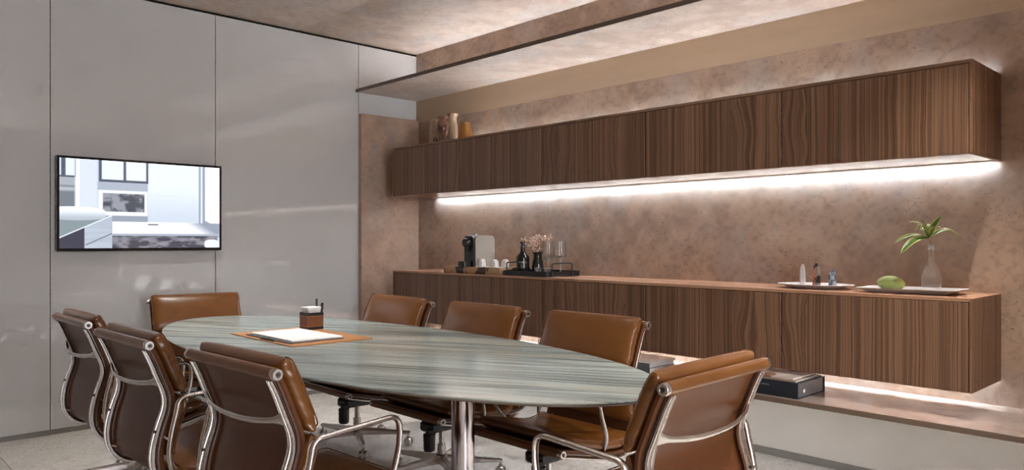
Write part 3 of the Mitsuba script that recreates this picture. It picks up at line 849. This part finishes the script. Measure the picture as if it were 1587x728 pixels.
bt = thing('port_bottle', 'dark wine bottle with pale lettering on the black tray', 'bottle')
bx, by = 3.815, 3.898
mat('m_bottle', (0.007, 0.007, 0.006), 0.10)
obj('body', lathe([[0, 0], [.045, 0], [.048, .004], [.048, .104], [.046, .116], [.038, .128], [.025, .140], [.0185, .150], [.0170, .165], [0, .165]], 40, (bx, by, ZT)), 'm_bottle', bt, smooth=40)
obj('neck', lathe([[0, .165], [.0170, .165], [.0162, .196], [.0185, .198], [.0185, .222], [.0165, .226], [0, .226]], 32, (bx, by, ZT)), 'm_black_plastic', bt, smooth=40)
mat('m_capsule', (0.16, 0.14, 0.09), 0.4)
obj('neck_band', lathe([[.0165, .186], [.0182, .186], [.0182, .193], [.0165, .193], [.0165, .186]], 32, (bx, by, ZT)), 'm_capsule', bt, smooth=40)


def wrap(mesh, cx, cy, r, a0, z):
    """bends flat lettering (x, y, thickness) round an upright cylinder, its centre facing direction a0"""
    v = mesh.vertices.copy()
    a = a0 + v[:, 0] / r
    mesh.vertices = np.c_[cx + (r + v[:, 2]) * np.cos(a), cy + (r + v[:, 2]) * np.sin(a), z + v[:, 1]]
    return mesh


face = math.atan2(-by, -bx)
for txt, h, z in (('PORTO', .0125, .072),):
    tm = meshkit.text_mesh(txt, h, .0006)
    tm.apply_translation((-tm.bounds[:, 0].mean(), 0, 0))
    obj('lettering', wrap(tm, bx, by, .0481, face, ZT + z), 'm_letter', bt)
for w, z in ((.040, .060), (.030, .049), (.034, .038)):
    st = trimesh.creation.box((w, .0018, .0006))
    st = st.subdivide().subdivide()
    obj('label_line', wrap(st, bx, by, .0483, face, ZT + z), 'm_letter', bt)

# smoked glass vase with dried flowers
mat('m_smoke', (0.016, 0.018, 0.018), 0.05, spec=0.7)
vx, vy = 3.915, 3.845
vs_ = thing('glass_vase', 'small dark smoked glass vase holding dried flowers on the black tray', 'vase')
pr = [[0, 0], [.040, 0], [.043, .006], [.0435, .045], [.039, .080], [.031, .108], [.030, .132], [.037, .150], [.0345, .150], [.0275, .132], [.0285, .108], [.036, .080], [.0395, .045], [.038, .010], [0, .010]]
obj('body', lathe(pr, 36, (vx, vy, ZT)), 'm_smoke', vs_, smooth=40)
fb = thing('dried_flowers', 'spray of pale pink dried flowers standing in the smoked glass vase', 'dried flowers')
rs = np.random.default_rng(5)
stems, buds = [], []
for i in range(17):
    a = rs.uniform(0, 2 * math.pi)
    lean = rs.uniform(.15, 1.0)
    side = np.array([.724, -.69, 0]) * (1 if i % 2 else -1) * rs.uniform(.3, 1) + np.array([math.cos(a), math.sin(a), 0]) * .3
    tip = np.array([vx, vy, ZT + .150]) + side * .095 * lean + np.array([0, 0, rs.uniform(.06, .145)])
    if i in (0, 1, 2):
        tip = np.array([vx, vy, ZT + .150]) + np.array([.724, -.69, 0]) * (-.125, .115, -.155)[i] + np.array([-.03, -.03, (.115, .10, .07)[i]])
    pth = spline([(vx + rs.uniform(-.008, .008), vy + rs.uniform(-.008, .008), ZT + .02), (vx + side[0] * .01, vy + side[1] * .01, ZT + .152), tip * .6 + np.array([vx, vy, ZT + .2]) * .4, tip], 9)
    stems.append(sweep(pth, circle(.0011, 5), [.3, .5, .1]))
    for k in range(13):
        t = rs.uniform(.55, 1.0)
        q = pth[int(t * 8)] * 1.0 + rs.normal(0, .011, 3)
        s = trimesh.creation.icosphere(1, 1.0)
        s.apply_scale((rs.uniform(.0032, .006), rs.uniform(.0032, .006), rs.uniform(.005, .0095)))
        s.apply_transform(trimesh.transformations.random_rotation_matrix(rs.random(3)))
        s.apply_translation(q)
        buds.append(s)
mat('m_dried', (0.74, 0.56, 0.46), 0.7)
mat('m_twig', (0.30, 0.20, 0.13), 0.7)
obj('stems', join(*stems), 'm_twig', fb, smooth=40)
tag(obj('florets', join(*buds), 'm_dried', fb, smooth=True), kind='stuff')


def tumbler(x, y, lab):
    t = thing('shot_glass', lab, 'glass', 'small clear tumblers on the tray')
    obj('wall', lathe([[.021, 0], [.0235, .004], [.0265, .045], [.0250, .045], [.0215, .010], [0, .009]], 28, (x, y, ZT + .0005)), 'm_glass', t, smooth=40)
    obj('base', lathe([[0, 0], [.0205, 0], [.0210, .003], [.0205, .0085], [0, .0085]], 28, (x, y, ZT + .0005)), 'm_solid_glass', t, smooth=40)


tumbler(3.742, 3.672, 'small clear glass tumbler in front of the smoked vase, nearer the bottle')
tumbler(3.765, 3.606, 'small clear glass tumbler in front of the smoked vase, nearer the wine glasses')


def wine_glass(x, y, lab):
    t = thing('wine_glass', lab, 'glass', 'stemmed wine glasses on the tray')
    z = ZT + .0005
    wo = [[.020, .1035], [.0385, .118], [.0415, .126], [.0420, .150], [.0410, .230]]
    obj('bowl', lathe(wo + [[q - .0014, h] for q, h in wo[::-1]] + [wo[0]], 36, (x, y, z)), 'm_solid_glass', t, smooth=40)
    obj('bowl_base', lathe([[0, .084], [.005, .089], [.020, .1015], [.034, .1135], [.018, .106], [0, .101]], 36, (x, y, z)), 'm_cut_glass', t, smooth=40)
    obj('stem', lathe([[0, .002], [.0032, .004], [.0026, .03], [.0030, .080], [.0050, .088], [0, .088]], 16, (x, y, z)), 'm_cut_glass', t, smooth=40)
    obj('foot', lathe([[0, 0], [.033, 0], [.033, .0012], [.012, .0030], [.003, .0055], [0, .0055]], 36, (x, y, z)), 'm_cut_glass', t, smooth=40)


wine_glass(3.930, 3.752, 'clear stemmed wine glass on the black tray, nearer the dried flowers')
wine_glass(3.915, 3.618, 'clear stemmed wine glass on the black tray, nearer the right handle')

# oval plate with crystals
pl = thing('oval_plate', 'white oval plate holding three crystal points on the sideboard', 'plate')
pm = lathe([[0, 0], [.10, 0], [.125, .004], [.170, .017], [.185, .0205], [.186, .0225], [.168, .0205], [.122, .009], [.10, .006], [0, .006]], 56)
pm.apply_scale((.76, 1.06, 1.0))
pm.apply_translation((3.850, 1.752, ZS))
obj('dish', pm, 'm_porcelain', pl, smooth=40)
ZP = ZS + .0062


def crystal(name, x, y, h, r, m, lab, seed, lean=(0, 0)):
    n, rr = 6, np.random.default_rng(seed)
    loops = []
    for f, k in ((0, .80), (.03, .92), (.45, .90), (.74, .80), (.90, .45), (1.0, .08)):
        loops.append(np.array([(x + lean[0] * f + r * k * (1 + .12 * math.sin(i * 2.4 + seed)) * math.cos(i * math.pi / 3 + seed), y + lean[1] * f + r * k * math.sin(i * math.pi / 3 + seed), ZP + h * f) for i in range(n)]))
    return tag(obj(name, loft(loops), m), lab, 'crystal')


def agate_fn(p, n, uv):
    t = p.y * 30 + 0.6 * fbm(p.x * 40, p.y * 40, p.z * 30, 3)
    c = mix((0.33, 0.27, 0.24), (0.55, 0.11, 0.02), smoothstep(53.2, 53.75, t))
    dark = smoothstep(0.50, 0.60, fbm(p.x * 30, p.y * 60, p.z * 25, 3))
    return mix(c, (0.020, 0.014, 0.012), dark * (1 - smoothstep(53.6, 53.9, t)))


mat('m_agate', proc(agate_fn), 0.15)
mat('m_sodalite', proc(lambda p, n, uv: mix((0.045, 0.065, 0.11), (0.36, 0.40, 0.46), smoothstep(0.46, 0.66, fbm(p.x * 90, p.y * 90, p.z * 60, 3)))), 0.18)
crystal('quartz_point', 3.885, 1.835, .118, .017, 'm_cut_glass', 'clear quartz crystal point standing on the white oval plate', 1)
crystal('agate_point', 3.905, 1.770, .128, .021, 'm_agate', 'orange and black agate point standing on the white oval plate', 2)
crystal('sodalite_point', 3.810, 1.645, .098, .020, 'm_sodalite', 'blue grey mottled stone point standing on the white oval plate', 4)

# rectangular platter, mango, bottle with sprig
rp = thing('rectangular_platter', 'white rectangular platter holding a mango and a glass bottle on the sideboard', 'platter')
px0, px1, py0, py1 = 3.690, 3.955, 1.060, 1.490
yaw = math.radians(3)


def rr_loop(e, z):
    c = [(px0 + e, py0 + e), (px1 - e, py0 + e), (px1 - e, py1 - e), (px0 + e, py1 - e)]
    q = fillet([((c[0][0] + c[1][0]) / 2, c[0][1])] + c[1:] + [c[0]] + [((c[0][0] + c[1][0]) / 2 - .0001, c[0][1])], .018, 5)
    q = q - [(px0 + px1) / 2, (py0 + py1) / 2]
    q = np.c_[q[:, 0] * math.cos(yaw) - q[:, 1] * math.sin(yaw), q[:, 0] * math.sin(yaw) + q[:, 1] * math.cos(yaw)] + [(px0 + px1) / 2, (py0 + py1) / 2]
    return np.c_[q, np.full(len(q), z)]


obj('dish', loft([rr_loop(.055, ZS), rr_loop(.045, ZS + .003), rr_loop(.004, ZS + .021), rr_loop(.0, ZS + .0235), rr_loop(.006, ZS + .024), rr_loop(.05, ZS + .009), rr_loop(.06, ZS + .0075)]), 'm_porcelain', rp, smooth=40)
ZR = ZS + .0078
mg = trimesh.creation.icosphere(4, 1.0)
v = mg.vertices
v = v * [.041, .060, .036] * (1 + .10 * v[:, 1:2] * v[:, 2:3])
v[:, 0] *= 1 + .12 * np.clip(v[:, 1] / .06, -1, 1)
mg.vertices = v
mg.apply_transform(trimesh.transformations.rotation_matrix(.25, [0, 0, 1]))
mg.apply_translation((3.822, 1.366, ZR + .0348))


def mango_fn(p, n, uv):
    t = smoothstep(0.25, 0.75, (1.405 - p.y) / 0.10 * 0.7 + (p.z - 1.02) * 4 - 0.25 + 0.35 * (fbm(p.x * 30, p.y * 30, p.z * 30, 3) - 0.5) - 0.10)
    c = mix((0.17, 0.20, 0.055), (0.55, 0.40, 0.07), t)
    return mix(c, (0.10, 0.15, 0.04), smoothstep(0.70, 0.8, noise(p.x * 200, p.y * 200, p.z * 200)) * 0.35)


mat('m_mango', proc(mango_fn), 0.5, spec=0.3)
mgk = thing('mango', 'green mango with a yellow blush lying on the rectangular platter', 'fruit')
obj('fruit', mg, 'm_mango', mgk, smooth=True)
obj('stalk', cyl((3.807, 1.422, ZR + .040), (3.805, 1.429, ZR + .043), .004, .003, 8), 'm_twig', mgk)

gx, gy = 3.845, 1.195
gb = thing('glass_bottle', 'clear glass bottle vase holding a leafy sprig on the rectangular platter', 'bottle')
BP = [[.0, .0005], [.036, .0005], [.041, .008], [.0445, .040], [.0455, .060], [.042, .082], [.030, .112], [.0175, .138], [.0140, .160], [.0130, .196], [.0150, .198], [.0150, .206], [.0135, .208], [.0145, .214], [.0140, .222]]
BI = [[max(r - .0030, 0), z + (.006 if z < .003 else .003 if z < .02 else 0)] for r, z in BP]
obj('wall', lathe(BP[1:], 44, (gx, gy, ZR)), 'm_glass', gb, smooth=40)
obj('inner_wall', lathe(BI[1:], 44, (gx, gy, ZR)), 'm_glass', gb, smooth=40)
obj('base', lathe([[0, 0], [.034, 0], [.037, .002], [.036, .0055], [0, .0035]], 44, (gx, gy, ZR)), 'm_cut_glass', gb, smooth=40)
obj('rim', lathe([[.0130, .196], [.0152, .198], [.0152, .206], [.0137, .208], [.0147, .214], [.0142, .222], [.0115, .222], [.0110, .196], [.0130, .196]], 36, (gx, gy, ZR)), 'm_cut_glass', gb, smooth=40)
sp_ = thing('plant_sprig', 'leafy sprig with yellow edged green leaves standing in the clear bottle', 'plant')
jn = np.array([gx - .004, gy + .012, ZR + .252])
obj('stem', sweep(spline([(gx - .010, gy + .012, ZR + .118), (gx - .003, gy + .002, ZR + .175), (gx - .001, gy + .002, ZR + .222), jn], 14), circle(.0030, 8), [1, 0, 0]), 'm_twig', sp_, smooth=40)
RV, FV, UV_ = np.array([.7247, -.6891, 0]), FWD, np.array([0, 0, 1.0])


def leaf_fn(p, n, uv):
    e = dr.abs(uv.x - 0.5) * 2
    c = mix((0.055, 0.135, 0.020), (0.14, 0.26, 0.045), noise(uv.x * 24, uv.y * 1.5))
    return mix(c, (0.66, 0.64, 0.22), smoothstep(0.52, 0.70, e + 0.12 * (noise(uv.y * 6, uv.x) - 0.5)))


scene['m_leaf'] = {'type': 'twosided', 'bsdf': {'type': 'principled', 'base_color': proc(leaf_fn), 'roughness': 0.35, 'specular': 0.5}}
for i, (r, u, f, droop, w) in enumerate(((-45, -23, -6, 8, 13), (-46, -7, 10, 8, 9), (-26, 25, 6, 10, 8), (-16, 28, -8, 6, 10), (-24, 14, -10, 12, 7), (19, 33, -2, 5, 10), (12, 22, 14, 6, 10), (51, -3, -6, 14, 10), (6, 16, -22, 8, 9), (-8, 12, 24, 8, 9))):
    k = .00306
    tip = jn + (RV * r + UV_ * u + FV * f) * k
    mid = jn + (RV * r * .5 + UV_ * (u * .5 + droop) + FV * f * .5) * k
    c = spline([jn, mid, tip], 15)
    tt = np.linspace(0, 1, 15)
    wd = w * k * .5 * np.sin(np.pi * np.clip(tt * .93 + .05, 0, 1)) ** .75
    tan = np.gradient(c, axis=0)
    tan /= np.linalg.norm(tan, axis=1, keepdims=True)
    nrm = np.cross(tan, np.cross([0.25, 0.45, .9], tan)) * 0 + np.array([-.25, -.35, .9])
    sd = np.cross(tan, nrm)
    sd /= np.linalg.norm(sd, axis=1, keepdims=True)
    upv = np.cross(sd, tan)
    V, U_ = [], []
    for t_, (a, b) in enumerate(zip(c, sd)):
        for x in (-1, -.5, 0, .5, 1):
            V.append(a + b * wd[t_] * x + upv[t_] * wd[t_] * .28 * abs(x))
            U_.append((x / 2 + .5, tt[t_]))
    F_ = [[i_ * 5 + j, i_ * 5 + j + 1, (i_ + 1) * 5 + j + 1] for i_ in range(14) for j in range(4)] + [[i_ * 5 + j, (i_ + 1) * 5 + j + 1, (i_ + 1) * 5 + j] for i_ in range(14) for j in range(4)]
    obj('leaf', trimesh.Trimesh(V, F_, process=False), 'm_leaf', sp_, smooth=True, uv=np.array(U_))

# ------------------------------------------------------------------ vases on the wall cabinet
ZV = 2.0283


def vase_fn(base, dark, band):
    def fn(p, n, uv):
        a = fbm(p.x * 18, p.y * 18, p.z * 12, 4)
        s = smoothstep(0.55, 0.66, fbm(p.x * 22 + band, p.y * 22, p.z * 7, 3))
        return mix(mix(base, mi.Color3f(base) * 0.72, a), dark, s)
    return fn


mat('m_vase_cream', proc(vase_fn((0.36, 0.25, 0.16), (0.060, 0.020, 0.010), 1.0)), 0.25)
mat('m_vase_red', proc(vase_fn((0.20, 0.095, 0.06), (0.06, 0.012, 0.008), 5.0)), 0.12)
mat('m_vase_pale', proc(vase_fn((0.48, 0.34, 0.22), (0.20, 0.10, 0.05), 9.0)), 0.25)
mat('m_vase_honey', proc(vase_fn((0.38, 0.17, 0.035), (0.24, 0.09, 0.015), 13.0)), 0.22)
for x, y, m, lab, pr in (
    (3.800, 4.915, 'm_vase_cream', 'cream stone vase with dark brown streaks, leftmost on the wall cabinet', [[0, 0], [.038, 0], [.043, .010], [.047, .060], [.049, .110], [.046, .170], [.040, .212], [.038, .216], [.034, .214], [.036, .17], [0, .16]]),
    (3.745, 4.740, 'm_vase_red', 'dark red brown footed urn vase on the wall cabinet', [[0, 0], [.034, 0], [.036, .006], [.030, .018], [.020, .030], [.026, .048], [.041, .095], [.046, .130], [.042, .160], [.030, .182], [.029, .196], [.040, .208], [.041, .213], [.036, .213], [.026, .196], [.030, .15], [0, .14]]),
    (3.880, 4.785, 'm_vase_pale', 'tall pale stone vase with flared white lip on the wall cabinet', [[0, 0], [.030, 0], [.036, .010], [.046, .090], [.044, .140], [.034, .190], [.034, .225], [.046, .250], [.050, .256], [.044, .258], [.029, .235], [.028, .19], [0, .18]]),
    (3.830, 4.565, 'm_vase_honey', 'squat honey yellow stone vase, rightmost on the wall cabinet', [[0, 0], [.060, 0], [.061, .010], [.057, .060], [.045, .110], [.037, .140], [.041, .150], [.041, .156], [.036, .157], [.031, .14], [.034, .10], [0, .09]])):
    v = thing('stone_vase', lab, 'vase', 'small turned stone vases on the wall cabinet')
    obj('body', lathe(pr, 36, (x, y, ZV)), m, v, smooth=40)

# ------------------------------------------------------------------ books and magazines on the ledge
ZL = 0.4783
bb = thing('boxed_book', 'thick navy slipcase book with pale end lying on the stone ledge behind the near chair', 'book')
obj('cover', join(rbox(3.527, 3.533, 1.690, 2.000, ZL, ZL + .078, .001), rbox(3.527, 3.825, 1.690, 2.000, ZL, ZL + .004, .001), rbox(3.527, 3.825, 1.690, 2.000, ZL + .074, ZL + .078, .001), rbox(3.819, 3.825, 1.690, 2.000, ZL, ZL + .078, .001)), 'm_navy', bb)
obj('page_block', box(3.534, 3.818, 1.696, 1.994, ZL + .0042, ZL + .0738), 'm_slate', bb)
obj('title_line', rbox(3.5262, 3.5272, 1.84, 1.90, ZL + .050, ZL + .056, .0002), 'm_slate', bb)
obj('emblem', cyl((3.605, 1.6965, ZL + .030), (3.605, 1.6945, ZL + .030), .010, n=16), 'm_letter', bb)
mat('m_mag_cover', proc(lambda p, n, uv: mix((0.50, 0.45, 0.42), (0.22, 0.12, 0.08), smoothstep(0.55, 0.63, fbm(p.x * 9, p.y * 9, 1, 3)))), 0.2)


def magazine(name, x0, x1, y0, y1, z0, h, cover, lab, cat='magazine', grp=None, page='m_page'):
    t = thing(name, lab, cat, grp)
    obj('page_block', box(x0 + .002, x1 - .001, y0 + .002, y1 - .002, z0 + .0006, z0 + h - .0006), page, t)
    obj('cover', join(box(x0, x1, y0, y1, z0, z0 + .0006), box(x0, x1, y0, y1, z0 + h - .0006, z0 + h), box(x0, x0 + .0008, y0, y1, z0, z0 + h)), cover, t)
    return t


mat('m_mag_white', (0.72, 0.70, 0.68), 0.3)
mat('m_mag_brown', (0.22, 0.15, 0.11), 0.3)
magazine('magazine', 3.532, 3.792, 1.705, 1.995, ZL + .0785, .010, 'm_mag_brown', 'thin brown magazine lying on top of the navy slipcase book')
magazine('magazine', 3.540, 3.800, 1.720, 1.990, ZL + .0890, .008, 'm_mag_cover', 'topmost pale magazine lying on the navy slipcase book')
magazine('book', 3.585, 3.840, 2.610, 2.920, ZL, .030, 'm_grey_cover', 'grey spined book at the bottom of the stack beside the near right chair', 'book')
magazine('book', 3.590, 3.838, 2.615, 2.915, ZL + .0303, .026, 'm_grey_cover', 'grey spined book in the middle of the stack beside the near right chair', 'book')
magazine('magazine', 3.594, 3.842, 2.606, 2.905, ZL + .0566, .010, 'm_mag_white', 'white magazine on top of the book stack beside the near right chair')
magazine('book', 3.600, 3.850, 2.215, 2.520, ZL, .030, 'm_grey_cover', 'grey edged book lying under the brown and white magazine', 'book')
magazine('magazine', 3.596, 3.846, 2.205, 2.500, ZL + .0303, .010, 'm_mag_cover', 'white magazine with brown pictures on the second pile along the ledge')
magazine('magazine', 3.640, 3.860, 3.660, 3.960, ZL, .018, 'm_mag_white', 'white magazine on the ledge seen between the two far chairs on that side')
magazine('magazine', 3.620, 3.850, 3.340, 3.640, ZL, .014, 'm_mag_white', 'white magazine on the ledge seen just left of the near right chair')
